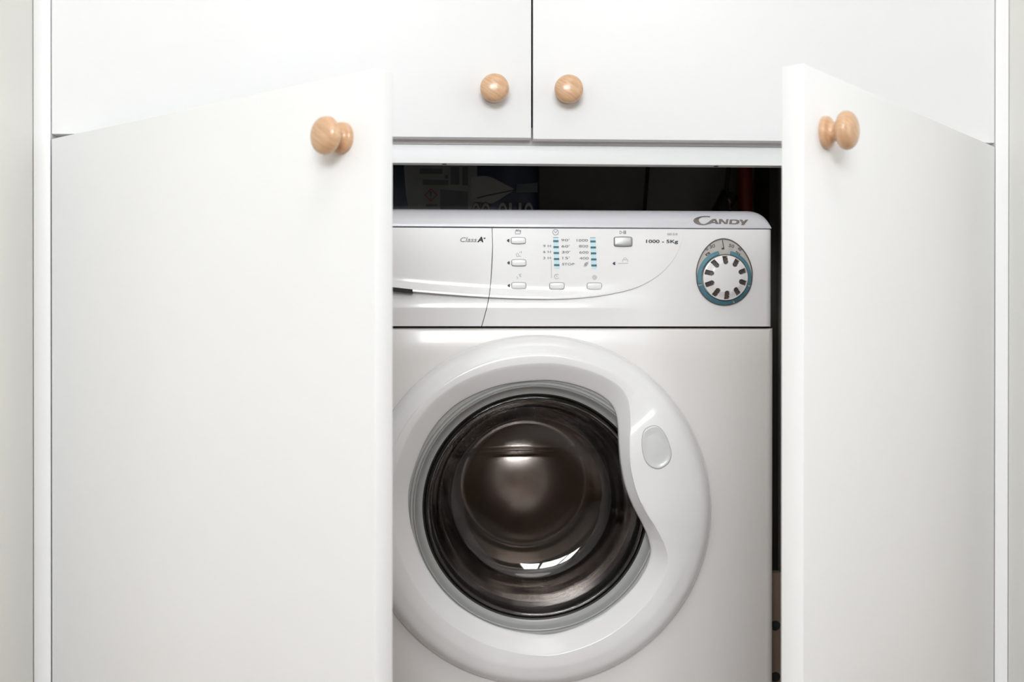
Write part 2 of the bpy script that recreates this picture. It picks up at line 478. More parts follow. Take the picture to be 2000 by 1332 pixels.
def base_grid(name, xa, xb, parent, edge=0, nx=60, nz=48):
    V = []
    us = [i / nx for i in range(nx + 1)]
    zz = sorted(set([Z0 + (Z1 - Z0) * j / nz for j in range(nz + 1)] + [MZ(602.5), MZ(602.5) + .0006, MZ(602.5) - .0006]))
    R = 0.009
    cols = []
    for u in us: cols.append(('f', u, 0))
    ext = [('e', 1, q / 6) for q in range(1, 7)] + [('s', 1, 0)] if edge else []
    pre = [('s', 0, 0)] + [('e', 0, 1 - q / 6) for q in range(6)] if edge == -1 else []
    if edge == -1: ext = []
    allc = pre + cols + ext
    for typ, u, q in allc:
        col = []
        for z in zz:
            a, b = xa(z), xb(z)
            if edge == 1: b -= R
            if edge == -1: a += R
            x = a + (b - a) * u; h = base_h(x, z); y = -h
            sgn = 1 if edge == 1 else -1
            if typ == 'e': x += sgn * R * sin(q * pi / 2); y += R * (1 - cos(q * pi / 2))
            if typ == 's': x += sgn * R; y = 0.10
            col.append((x, y, z))
        V += [(col[0][0], 0.02 if typ != 's' else 0.10, col[0][2])] + col + [(col[-1][0], 0.02 if typ != 's' else 0.10, col[-1][2])]
    return mesh(name, V, grid_faces(len(allc), len(zz) + 2), PLAS, parent, angle=28)
G = 0.00045
panel = base_grid('control_panel', lambda z: gapx(z) + G, lambda z: XPR, wm, 1)
drawer = base_grid('detergent_drawer', lambda z: XPL, lambda z: gapx(z) - G, wm, -1)
def swz(x):
    for (xa, za), (xb, zb) in zip(SW, SW[1:]):
        if xa <= x <= xb: return za + (zb - za) * (x - xa) / (xb - xa)
    return SW[-1][1]
def fascia(name, pts, xmap, parent):
    """raised upper plate: ruled between the top line and the sweeping lip"""
    nv = 26; V = []
    prof = [j / (nv - 1) for j in range(nv)]
    prof = [1 - (1 - p) ** 1.6 for p in prof]
    for i, (x, z) in enumerate(pts):
        u = i / (len(pts) - 1)
        col = []
        top = Z1 - .0004
        for p in prof:
            zz = top + (z - top) * p
            xx = xmap(x, zz, u)
            d = zz - z
            flare = 0.0032 * smooth01(1 - d / 0.017) ** 1.5 * smooth01((fas_h(xx) - .0012) / 0.0028)
            h = fas_h(xx) + flare
            col.append((xx, -h, zz))
        e = col[-1]
        y0 = col[0]
        back = (y0[0], 0.003, y0[2])
        col = [back] + col
        col.append((e[0], e[1] + .0005, e[2] - .0005))
        col.append((e[0], 0.002, e[2] + .0005))
        V += col
    k = nv + 3
    Fc = grid_faces(len(pts), k)
    Fc.append(tuple(range(k))); Fc.append(tuple((len(pts) - 1) * k + q for q in range(k)))
    return mesh(name, V, Fc, PLAS, parent, angle=30)
xg = MX(957)
nd = 40
dpts = [(XPL + .006 + (xg - XPL - .006) * i / nd, 0) for i in range(nd + 1)]
dpts = [(x, swz(x)) for x, _ in dpts]
def dmap(x, z, u): return XPL + .006 + (gapx(z) - G - XPL - .006) * u
fascia('drawer_fascia', dpts, dmap, drawer)
ppts = [(xg, swz(xg))] + [p for p in SW if p[0] > xg + .001]
def pmap(x, z, u): return x + (gapx(z) + G - xg) * max(0, 1 - (x - xg) / 0.06) ** 1
fascia('panel_fascia', ppts, pmap, panel)
box('panel_backing', (XPL + .012, 0.0095, Z0 - .006), (XPR - .012, 0.09, Z1 + .004), DARK, wm)
# black finger recess under the drawer lip
pp = [(640, 551), (700, 557), (770, 565), (806, 569)]
V = []
for px, py in pp:
    a = M(px, py - 3.5, .0045); b = M(px, py + 4.5, .0045)
    V += [(a[0], .001, a[2]), (a[0], -.0098, a[2]), (b[0], -.0098, b[2]), (b[0], .001, b[2])]
mesh('finger_recess', V, grid_faces(4, 4) + [(0, 1, 2, 3), (12, 13, 14, 15)], BLACKC, drawer, smooth=False)['label'] = 'black finger pull under the drawer lip'

# ---- lettering and small marks
def onface(px, py):
    x, _, z = M(px, py, 0.004); return x, z, fas_h(x)
def polys(name, plist, mt, parent, hfun, thick=0.0005):
    """flat raised marks from pixel polygons on the machine front"""
    V, Fc = [], []
    for P in plist:
        n = len(P); o = len(V)
        front, back = [], []
        for px, py in P:
            x, _, z = M(px, py, 0.003); h = hfun(x, z)
            front.append((x, -h - thick, z)); back.append((x, -h + .0005, z))
        V += front + back
        Fc.append(tuple(range(o, o + n)))
        for i in range(n):
            j = (i + 1) % n
            Fc.append((o + i, o + n + i, o + n + j, o + j))
    return mesh(name, V, Fc, mt, parent, smooth=False)
def fh(x, z): return fas_h(x) if x < XF1 else 0.0
def strokes(name, lines, wpx, mt, parent=wm, hfun=fh):
    P = []
    for L in lines:
        for (xa, ya), (xb, yb) in zip(L, L[1:]):
            dx, dy = xb - xa, yb - ya; l = hypot(dx, dy) or 1
            nx, ny = -dy / l * wpx / 2, dx / l * wpx / 2
            P.append([(xa + nx, ya + ny), (xb + nx, yb + ny), (xb - nx, yb - ny), (xa - nx, ya - ny)])
    return polys(name, P, mt, parent, hfun, 0.00045)
def text(name, s, px, py, hpx, mt, parent, wpx=None, shear=0.0, bold=0.0, h=None, rot=0.0, align='LEFT', y=None, org=None):
    """lettering: (px, py) is the left end of the baseline in the photo, hpx the cap height, wpx the width"""
    cu = bpy.data.curves.new(name, 'FONT'); cu.body = s
    cu.size = 1.0; cu.shear = shear; cu.extrude = 0.0; cu.offset = bold
    cu.resolution_u = 3
    to = bpy.data.objects.new('tmp', cu); COL.objects.link(to)
    dg = bpy.context.evaluated_depsgraph_get()
    me = bpy.data.meshes.new_from_object(to.evaluated_get(dg))
    bpy.data.objects.remove(to); bpy.data.curves.remove(cu)
    xs = [v.co.x for v in me.vertices]; ys = [v.co.y for v in me.vertices]
    wx = max(xs) - min(xs); x00 = min(xs)
    ky = hpx * PXM / 0.70
    kx = (wpx * PXM / wx) if wpx else ky
    x, _, z = M(px, py, 0.004)
    hh = fh(x, z) if h is None else h
    for v in me.vertices:
        lx, lz = (v.co.x - x00) * kx, v.co.y * ky
        v.co = (lx, 0, lz)
    bm = bmesh.new(); bm.from_mesh(me)
    r = bmesh.ops.extrude_face_region(bm, geom=list(bm.faces))
    for e in r['geom']:
        if isinstance(e, bmesh.types.BMVert): e.co.y -= 0.0004
    bmesh.ops.recalc_face_normals(bm, faces=bm.faces)
    bm.to_mesh(me); bm.free()
    me.materials.clear(); me.materials.append(mt)
    o = bpy.data.objects.new(name, me); COL.objects.link(o); o.parent = parent
    slope = (fas_h(x + .01) - fas_h(x)) / .01 if h is None and x < XF1 else 0
    o.location = (x, -hh - 0.00015, z); o.rotation_euler = (0, rot, math.atan(-slope) if slope else 0)
    return o
text('lettering', 'Class', 899, 472.5, 9, INK, drawer, wpx=32, shear=0.25)
text('lettering', 'A', 932, 472.5, 9.5, INKD, drawer, wpx=12, shear=0.2, bold=0.04)
text('lettering', '+', 944, 468, 5, INKD, drawer, wpx=4.5, shear=0.1, bold=0.03)
for s, px, py, wd in (('90\'', 1096, 471, 16), ('60\'', 1096.5, 483, 16), ('30\'', 1097.5, 494.5, 16), ('15\'', 1098.5, 506, 14), ('STOP', 1098, 518, 24)):
    text('lettering', s, px, py, 4.6, INK, wm, wpx=wd)
for s, px, py in (('9 H', 1061, 482.5), ('6 H', 1061, 494), ('3 H', 1061, 506)):
    text('lettering', s, px, py, 4.6, INK, wm, wpx=15)
for s, px, py, wd in (('1000', 1126.5, 471.5, 22), ('800', 1131, 483, 18), ('600', 1131.5, 495, 18), ('400', 1132, 506.5, 18)):
    text('lettering', s, px, py, 4.8, INK, wm, wpx=wd)
text('lettering', '1000 - 5Kg', 1262.5, 474, 6.2, INKD, wm, wpx=63, bold=0.015)
text('lettering', 'GO 510', 1304, 459, 4.2, INK, wm, wpx=20)
# pictograms
def arc(cx_, cy_, r, a0, a1, n=14, ry=None):
    ry = ry or r
    return [(cx_ + r * cos(radians(a0 + (a1 - a0) * i / n)), cy_ - ry * sin(radians(a0 + (a1 - a0) * i / n))) for i in range(n + 1)]
strokes('clock_mark', [arc(1085, 453.5, 5.6, 0, 360), [(1082, 451), (1085, 455), (1088.5, 450.5)]], 0.8, INK)
strokes('wash_mark', [[(1006, 452), (1006.5, 457), (1016, 457), (1016.5, 452)], arc(1009, 453, 3, 20, 160)], 0.8, INK)
text('lettering', '20g', 1007.5, 451.5, 3.6, INK, wm, wpx=10)
strokes('rinse_mark', [[(1008, 495), (1008.5, 500.5), (1018, 500.5)], [(1010, 494), (1014, 499)], [(1014, 494), (1018.5, 491), (1018, 495)]], 0.9, INKL)
strokes('iron_mark', [[(1009, 540), (1012, 543), (1009.5, 545)], [(1013, 536), (1018.5, 535)], [(1014, 538), (1018, 540)], [(1016, 535), (1016, 541)]], 0.8, INKL)
strokes('delay_mark', [arc(1087.5, 540, 4.6, 40, 330), [(1086, 538), (1088.5, 541)]], 0.8, INKL)
strokes('spin_mark', [arc(1161.5, 541.5, 4, 0, 360), arc(1161.5, 541.5, 1.6, 0, 360)], 0.9, INKL)
strokes('no_spin_mark', [arc(1145, 516, 3.2, 0, 300), arc(1145, 516, 1.6, 90, 360), [(1140, 521), (1149.5, 511)], [(1141, 518.5), (1147, 511.5)], [(1143, 520.5), (1149, 514)]], 1.0, INKL)
strokes('divider_line', [[(1076.6, 508), (1076.9, 543)]], 0.9, INKL)
strokes('play_mark', [[(1211, 450.5), (1216, 453.8), (1211, 457), (1211, 450.5)]], 0.8, INK)
polys('pause_mark', [[(1218, 450.3), (1219.8, 450.3), (1219.8, 457), (1218, 457)], [(1221, 450.3), (1222.8, 450.3), (1222.8, 457), (1221, 457)]], INK, wm, fh)
strokes('lock_mark', [[(1216.5, 511.5), (1216.5, 507), (1226.3, 507), (1226.3, 511.5)], arc(1221.2, 506, 2.8, 0, 180), [(1207.5, 514), (1226.5, 514)]], 0.8, INKL)
for cxp, cyp, mt in ((992.3, 470, INKD), (993, 513.5, INKD), (993.5, 558, INKD), (1199.3, 514.5, INKB)):
    polys('arrow_mark', [[(cxp - 2.8, cyp), (cxp - .5, cyp - 2.4), (cxp + 2.2, cyp - 3.4), (cxp + 2.6, cyp), (cxp + 2.2, cyp + 3.4), (cxp - .5, cyp + 2.4)]], mt, wm, fh)

# push buttons: shallow rounded caps in a dark outlined seat
def rrect(cxp, cyp, wp, hp, r, bulge=0.0, n=5):
    P = []
    for sx, sy, a0 in ((1, -1, 0), (-1, -1, 90), (-1, 1, 180), (1, 1, 270)):
        for i in range(n + 1):
            a = radians(a0 + 90 * i / n)
            P.append((cxp + sx * (wp / 2 - r) + r * cos(a), cyp + sy * (hp / 2 - r) - r * sin(a)))
    out = []
    for i, p in enumerate(P):
        q = P[(i + 1) % len(P)]; out.append(p)
        if abs(q[0] - p[0]) > wp * .4:
            for k in range(1, 6): out.append((p[0] + (q[0] - p[0]) * k / 6, p[1]))
    return [(x, y + (1 if y > cyp else -1) * bulge * (1 - ((x - cxp) / (wp / 2)) ** 2)) for x, y in out]
def button(cxp, cyp, wp, hp, mt, bulge, nm='push_button', proud=0.0022, label=None):
    def ring(scale_px, h):
        P = rrect(cxp, cyp, wp + 2 * scale_px, hp + 2 * scale_px, max(.6, 2.4 + scale_px), bulge)
        return [(M(a, b, .004)[0], -(h + fas_h(M(a, b, .004)[0])), M(a, b, .004)[2]) for a, b in P]
    loops = [ring(0, -.002), ring(0, proud * .6), ring(-.5, proud * .9), ring(-1.4, proud), ring(-3.2, proud * 1.06)]
    n = len(loops[0]); V = [v for l in loops for v in l]; Fc = []
    for k in range(len(loops) - 1):
        for i in range(n):
            j = (i + 1) % n; Fc.append((k * n + i, k * n + j, (k + 1) * n + j, (k + 1) * n + i))
    Fc.append(tuple((len(loops) - 1) * n + i for i in range(n)))
    b = mesh(nm, V, Fc, mt, wm, angle=50)
    if label: b['label'] = label
    l2 = [ring(.95, -.0005), ring(.95, .0003), ring(-.2, .0003)]
    V = [v for l in l2 for v in l]; Fc = []
    for k in range(2):
        for i in range(n):
            j = (i + 1) % n; Fc.append((k * n + i, k * n + j, (k + 1) * n + j, (k + 1) * n + i))
    mesh('button_seat', V, Fc, INK, b, smooth=False)
for a, b in ((1012.3, 470), (1013.3, 513.3), (1013.3, 558)): button(a, b, 27.5, 10.5, PLAS, .9)
for a, b in ((1087.8, 558.5), (1161.2, 559)): button(a, b, 28, 11, PLAS, .9)
button(1217.3, 471.8, 35, 16.5, SILV, 1.2, 'start_button', .003, 'silver start and pause button')

# indicator strips with dark bars
def slab(name, P, mt, parent, thick, hfun=fh): return polys(name, [P], mt, parent, hfun, thick)
for k, (xt, xb, sh) in enumerate(((1085.2, 1087.5, 0), (1157.8, 1160.4, .6))):
    st = slab('indicator_strip', [(xt - 5, 464 + sh), (xt + 5, 464 + sh), (xb + 5.2, 524 + sh), (xb - 5, 524 + sh)], LED, wm, .0005)
    slab('indicator_bar', [(xt - 5.2, 463.2 + sh), (xt + 5.2, 463.2 + sh), (xt + 5.2, 464 + sh), (xt - 5.2, 464 + sh)], INK, st, .0009)
    for q, py in enumerate((471, 482.7, 494.2, 506, 517.8)):
        xc = xt + (xb - xt) * (py - 464) / 60
        slab('indicator_bar', [(xc - 5.2, py - 1.9 + sh), (xc + 5.2, py - 1.9 + sh), (xc + 5.4, py + 1.8 + sh), (xc - 5.1, py + 1.8 + sh)], LEDD, st, .0010)

# ---- programme dial
def flat0(x, z): return 0.0
DC = (1415.5, 542.0)
egg = []
for i in range(96):
    a = 2 * pi * i / 96
    r = 54.0; x = r * cos(a); y = r * sin(a)
    if y > 0: y = y * (1 + 0.40 * sin(a) ** 1.3); x = x * (1 + 0.13 * sin(a))
    egg.append((DC[0] + x - (2.0 * max(0, sin(a)) ** 2), DC[1] - y))
dial = polys('programme_dial', [egg], BEIGE, wm, flat0, .0006); dial['label'] = 'egg-shaped dial plate with teal ring'
P = []
for i in range(96):
    j = (i + 1) % 96
    f = lambda p, k: (DC[0] - 1 + (p[0] - DC[0] + 1) * k, 536 + (p[1] - 536) * k)
    P.append([f(egg[i], 1.018), f(egg[j], 1.018), f(egg[j], .988), f(egg[i], .988)])
polys('dial_rim', P, SLOT, dial, flat0, .0016)
# teal ring in segments: open at the top, split by small pale joints
def ringseg(a0, a1, r0, r1, h0, h1, mt, nm):
    n = max(3, int(abs(a1 - a0) / 3)); V = []
    for i in range(n + 1):
        a = radians(a0 + (a1 - a0) * i / n)
        for r, h in ((r0, 0), (r0, h0 * .8), (r0 + 1.5, h0), ((r0 + r1) / 2, (h0 + h1) / 2 + .0004), (r1 - 1.2, h1), (r1, h1 * .6), (r1, 0)):
            x, _, z = M(DC[0] + r * cos(a), DC[1] - r * sin(a), .003); V.append((x, -h - .0004, z))
    return mesh(nm, V, grid_faces(n + 1, 7) + [tuple(range(7)), tuple(n * 7 + q for q in range(7))], mt, dial, angle=45)
for a0, a1 in ((103, 194), (198, 289), (293, 340), (344, 437)):
    ringseg(a0, a1, 45.5, 53.2, .0042, .0016, TEAL, 'teal_ring')
# knob with ten sunk slots
def build_knob():
    kx, _, kz = M(DC[0] + .6, DC[1] + .6, .006)
    R0 = 43.5 * PXM
    nr, na = 44, 300
    V, Fc, fm = [], [], []
    def hgt(r):
        t = r / R0
        if t < .62: return 0.0150 - .0006 * (t / .62) ** 2
        return 0.0144 - 0.0046 * smooth01((t - .62) / .40)
    rad = [R0 * (i / nr) for i in range(nr + 1)]
    def slot(r, a):
        d = (a - radians(92.5)) % (2 * pi / 10); d = min(d, 2 * pi / 10 - d)
        t = r * d; q = r / R0
        if q < .60 or q > .955: return False
        hwid = .0029 if q > .70 else .0029 * sqrt(max(0, 1 - ((.70 - q) / .10) ** 2))
        return t < hwid
    for i, r in enumerate(rad):
        for j in range(na):
            a = 2 * pi * j / na
            h = hgt(r) - (.0035 if slot(r, a) else 0)
            V.append((kx + r * cos(a), -h, kz + r * sin(a)))
    for i in range(nr):
        for j in range(na):
            k = (j + 1) % na
            Fc.append((i * na + j, i * na + k, (i + 1) * na + k, (i + 1) * na + j))
            rm = (rad[i] + rad[i + 1]) / 2; am = 2 * pi * (j + .5) / na
            fm.append(1 if slot(rm, am) else 0)
    o = len(V)
    for dr_, h in ((.0003, .0088), (.0003, .002)):
        for j in range(na):
            a = 2 * pi * j / na; V.append((kx + (R0 + dr_) * cos(a), -h, kz + (R0 + dr_) * sin(a)))
    for lo, hi in ((nr * na, o), (o, o + na)):
        for j in range(na):
            k = (j + 1) % na; Fc.append((lo + j, lo + k, hi + k, hi + j)); fm.append(0)
    kn = mesh('dial_knob', V, Fc, PLAS, dial, angle=40, mats=[PLAS, SLOT], fm=fm, recalc=False)
    kn['label'] = 'white dial knob with ten dark slots'
build_knob()
lathe('painted_knob_shadow', [(43.6 * PXM, .004), (45.4 * PXM, .004), (45.4 * PXM, .0005)], (M(*DC)[0], M(*DC)[2]), SLOT, dial, n=96)  # brown ring paints the knob's shade inside the teal ring
strokes('pointer_mark', [[(1411.8, 468.5), (1414.4, 485)], ], 1.4, INKD, dial, lambda x, z: .0006)
polys('pointer_mark', [[(1410, 484), (1415.2, 483), (1415.2, 487), (1410, 487.2)]], INKD, dial, lambda x, z: .0006)
text('lettering', '30', 1388, 485, 6.6, INKD, dial, wpx=10.5, h=.0006, rot=radians(-14))
text('lettering', '50', 1424, 481.5, 6.6, INKD, dial, wpx=10.5, h=.0006, rot=radians(16))
text('lettering', '0', 1381.5, 489.5, 5.2, INKD, dial, wpx=4, h=.0006, rot=radians(-35))
text('lettering', '40', 1441, 485.5, 4.8, INKD, dial, wpx=8, h=.0006, rot=radians(38))
text('lettering', 'MIX', 1437.5, 493, 4.4, INKD, dial, wpx=11, h=.0006, rot=radians(36))
strokes('tap_mark', [[(1405, 477.5), (1412, 477.5)], [(1406, 480.5), (1411, 480.5)]], .8, INKL, dial, lambda x, z: .0006)
strokes('small_mark', [[(1426, 486), (1432, 488)]], 1.2, INKL, dial, lambda x, z: .0006)
polys('prewash_mark', [[(1377.5, 496.5), (1385, 491.5), (1388.5, 495), (1380.5, 500)]], SLOT, dial, lambda x, z: .0006)
strokes('prewash_mark', [[(1381, 495), (1382.5, 497.5), (1385, 495.8)]], .9, BEIGE, dial, lambda x, z: .0012)

# ---- brand emblem on the worktop strip
def LG(pts): return [(1350 + x / 15.385, 410 + y / 15.385) for x, y in pts]
cout = [(600, 176), (480, 168), (340, 176), (230, 202), (140, 240), (96, 285), (90, 325), (120, 370), (190, 415), (280, 438), (380, 445), (470, 436), (560, 408), (640, 350), (700, 300)]
cin = [(600, 203), (480, 192), (370, 198), (300, 225), (256, 265), (250, 300), (265, 345), (300, 390), (350, 412), (400, 416), (455, 400), (505, 372), (560, 335), (620, 290), (680, 258)]
cq = []
co, ci = catmull(cout, 3), catmull(cin, 3)
for i in range(len(co) - 1): cq.append(LG([co[i], co[i + 1], ci[i + 1], ci[i]]))
letters = [
    [(560, 408), (600, 408), (735, 290), (760, 258), (680, 258), (640, 300)], [(680, 258), (770, 258), (840, 412), (755, 412), (715, 285)], [(640, 352), (742, 352), (750, 384), (605, 384)],
    [(845, 412), (910, 412), (945, 262), (865, 262)], [(865, 262), (950, 262), (1085, 412), (1015, 412)], [(1040, 412), (1105, 412), (1155, 268), (1085, 268)],
    [(1155, 414), (1230, 414), (1265, 275), (1188, 275)], [(1200, 275), (1390, 278), (1462, 302), (1385, 322), (1330, 302), (1250, 302)],
    [(1462, 302), (1475, 340), (1460, 385), (1400, 414), (1340, 422), (1330, 398), (1375, 375), (1390, 340), (1385, 322)], [(1180, 416), (1340, 422), (1360, 394), (1240, 392)],
    [(1478, 280), (1560, 280), (1600, 345), (1545, 400)], [(1600, 345), (1660, 280), (1745, 280), (1640, 400), (1545, 400)], [(1545, 400), (1640, 400), (1600, 446), (1518, 440)]]
def strip_h(x, z):
    t = min(1, max(0, (z - zs) / (ZTOPM - zs))); return -0.020 * (1 - sqrt(1 - t * t))
polys('brand_emblem', cq + [LG(l) for l in letters], LOGO, wm, strip_h, .0008)['label'] = 'grey metallic brand lettering'

# ---- porthole door
INNER = [(1051, 743), (1105, 747), (1155, 762), (1188, 782), (1203, 805), (1207.5, 835), (1209, 870), (1212.5, 908), (1221, 950), (1236, 988),
         (1256, 1026), (1268, 1056), (1271, 1084), (1258, 1120), (1228, 1160), (1176, 1203), (1118, 1230), (1056, 1241), (968, 1224), (890, 1180), (838, 1118), (807, 1045), (797, 978), (807, 921), (838, 848), (890, 791), (968, 755)]
IN = [(M(a, b, .012)[0] - ccx, M(a, b, .012)[2] - ccz) for a, b in catmull(INNER, 12, True)]
IA = sorted((atan2(z, x) % (2 * pi), hypot(x, z)) for x, z in IN)
def ri_of(a):
    a %= 2 * pi
    prev = (IA[-1][0] - 2 * pi, IA[-1][1])
    for t in IA + [(IA[0][0] + 2 * pi, IA[0][1])]:
        if a <= t[0]:
            k = (a - prev[0]) / (t[0] - prev[0] + 1e-12); return prev[1] + (t[1] - prev[1]) * k
        prev = t
RI_T = [ri_of(2 * pi * q / 360) for q in range(360)]
RO = 340.5 * PXM; RIC = 248 * PXM
pdoor = bpy.data.objects.new('porthole_door', None); COL.objects.link(pdoor); pdoor.parent = wm
def bezel_profile(a):
    ri = ri_of(a)
    ra = sum(RI_T[int(round(a / (2 * pi) * 360) + q) % 360] for q in range(-16, 17)) / 33
    hdl = smooth01((RIC - ra - .002) / .040)
    ro = RO
    b = 1 - .45 * hdl
    H = .0255 + .007 * hdl
    mid = ri + (ro - ri) * .52
    lip = .010 + .006 * hdl
    pts = [(ri + .004, -.004), (ri + .0004, .002), (ri, lip * .7), (ri + .0006 * b, lip), (ri + .0075 * b, lip + (H - lip) * .36), (ri + .0150 * b, lip + (H - lip) * .72), (ri + .0205 * b, lip + (H - lip) * .95),
           (ri + .0235 * b, H), (mid + .002, H), (ro - .022, H * .95), (ro - .0115, H * .83), (ro - .0050, H * .62), (ro - .0014, H * .36), (ro, H * .17), (ro, .0018), (ro - .004, .0014)]
    return catmull(pts, 4)
NB = 320
V = []
for i in range(NB):
    a = 2 * pi * i / NB
    pr = bezel_profile(a)
    for r, h in pr: V.append((ccx + r * cos(a), -h, ccz + r * sin(a)))
k = len(pr); Fc = []
for i in range(NB):
    j = (i + 1) % NB
    for q in range(k): Fc.append((i * k + q, j * k + q, j * k + (q + 1) % k, i * k + (q + 1) % k))
bez = mesh('bezel', V, Fc, PLAS, pdoor, angle=60)
bez['label'] = 'white ring with moulded grip on its right side'
# egg button in the grip
def bez_h(x, z):
    a = atan2(z - ccz, x - ccx); r = hypot(x - ccx, z - ccz)
    pr = bezel_profile(a); best = 0
    for (ra, ha), (rb, hb) in zip(pr, pr[1:]):
        if min(ra, rb) <= r <= max(ra, rb) and max(ha, hb) > best:
            best = max(best, ha + (hb - ha) * ((r - ra) / (rb - ra + 1e-12)))
    return best
EB = catmull([(1275, 832), (1288, 835), (1300, 850), (1309, 873), (1311, 890), (1305, 905), (1290, 915), (1276, 914), (1263, 904), (1256, 886), (1254, 862), (1259, 841)], 6, True)
ec = (1282, 876)
def ebring(k, dh):
    out = []
    for a, b in EB:
        x, _, z = M(ec[0] + (a - ec[0]) * k, ec[1] + (b - ec[1]) * k, .033)
        out.append((x, -(bez_h(x, z) + dh), z))
    return out
loops = [ebring(1.0, -.004), ebring(1.0, .0002), ebring(.975, .0011), ebring(.93, .0012), ebring(.85, .0004), ebring(.6, -.0001 + .0004), ebring(.3, .0004), ebring(.02, .0004)]
n = len(EB); V = [v for l in loops for v in l]; Fc = []
for q in range(len(loops) - 1):
    for i in range(n):
        j = (i + 1) % n; Fc.append((q * n + i, q * n + j, (q + 1) * n + j, (q + 1) * n + i))
Fc.append(tuple((len(loops) - 1) * n + i for i in range(n)))
eb = mesh('release_button', V, Fc, PLAS2, pdoor, angle=70)
eb['label'] = 'egg-shaped release button in the grip'
loops = [ebring(1.022, -.001), ebring(1.022, .0003), ebring(.995, .0003)]
V = [v for l in loops for v in l]; Fc = []
for q in range(2):
    for i in range(n):
        j = (i + 1) % n; Fc.append((q * n + i, q * n + j, (q + 1) * n + j, (q + 1) * n + i))
mesh('button_outline', V, Fc, INKL, pdoor, smooth=False)
# grey ridged rim, dark seal, thick glass bowl
GC = M(1047.5, 991.5); gc = (GC[0], GC[2]); p = PXM
lathe('inner_rim', [(256 * p, .001), (256 * p, .006), (247 * p, .006), (245.5 * p, .0045), (244 * p, .006), (240.5 * p, .0058), (239.5 * p, .004), (238 * p, .0055), (236 * p, .0045),
                    (232 * p, -.001), (226 * p, -.006), (222 * p, -.0075), (221 * p, -.012), (221 * p, -.02), (256 * p, -.02)], gc, GREYP, pdoor, n=160, angle=25)
lathe('seal', [(222.5 * p, -.008), (219 * p, -.0095), (217 * p, -.013), (217 * p, -.05), (232 * p, -.055), (236 * p, -.02)], gc, RUB, pdoor, n=128)
bowl = catmull([(218 * p, -.010), (213 * p, -.0085), (208 * p, -.011), (204 * p, -.022), (199 * p, -.045), (193 * p, -.070), (184 * p, -.090), (168 * p, -.104), (140 * p, -.111), (90 * p, -.114), (0, -.115)], 6)
outer_b = catmull([(0, -.122), (92 * p, -.121), (144 * p, -.118), (174 * p, -.110), (191 * p, -.094), (200 * p, -.072), (206 * p, -.046), (211 * p, -.024), (216 * p, -.016), (218 * p, -.010)], 6)
lathe('glass_bowl', [bowl, outer_b], gc, GLASS, pdoor, n=160, angle=60)
# ---- drum behind the glass
def build_drum():
    RD, y0, y1 = 0.232, 0.075, 0.36
    N = 256; V, Fc = [], []
    prof = [(.150, .074), (.144, .072), (.1405, .076), (.142, .081), (.150, .083), (.160, .083), (.215, .088), (.228, .095), (RD, .105), (RD, .20), (RD, .33), (.225, .347), (.212, .352)]
    def back(r):
        d = .352 - .090 * (1 - (r / .212) ** 2)
        for rc, wd, am in ((.098, .006, .0025), (.135, .007, .004), (.178, .008, .005)):
            d -= am * math.exp(-((r - rc) / wd) ** 2)
        return d
    for i in range(1, 130):
        r = .212 * (1 - i / 130); prof.append((r, back(r)))
    prof.append((0.0, back(0)))
    k = len(prof)
    zg = 0.046
    for i in range(N):
        a = 2 * pi * i / N
        for q, (r, y) in enumerate(prof):
            x, z = r * cos(a), r * sin(a)
            if q > 12:
                y += .006 * math.exp(-((z - zg) / .0038) ** 2) * smooth01((.17 - abs(x)) / .03)
            V.append((gc[0] + x, y, gc[1] + z))
    for i in range(N):
        j = (i + 1) % N
        for q in range(k - 1): Fc.append((i * k + q, j * k + q, j * k + q + 1, i * k + q + 1))
    d = mesh('drum', V, Fc, STEEL, wm, angle=50)
    for t in (100, 220, 340):
        a = radians(t); c, s = cos(a), sin(a)
        V = []
        for y, sc in ((.12, .6), (.14, 1), (.30, 1), (.33, .6)):
            for tx, dr_ in ((-.028, 0), (-.018, .028), (-.007, .046), (.007, .046), (.018, .028), (.028, 0)):
                rr = RD - .002 - dr_ * sc
                V.append((gc[0] + c * rr - s * tx, y, gc[1] + s * rr + c * tx))
        mesh('drum_lifter', V, grid_faces(4, 6) + [tuple(range(6)), tuple(range(18, 24))], STEEL, d, angle=50)
    lathe('gasket', [(217 * p, -.05), (208 * p, -.058), (.147, -.064), (.146, -.068), (.150, -.072), (.165, -.074), (236 * p, -.060)], gc, RUB, wm, n=96)
build_drum()
for sx in (-1, 1):
    for yy in (.06, .44):
        lathe('foot', [(0, 0), (.018, 0), (.02, .003), (.02, .008), (.012, .010), (.012, .014), (0, .014)], (0, 0), RUB, wm, n=24, loc=(sx * (HW - .05), yy, 0), rot=(radians(-90), 0, 0))

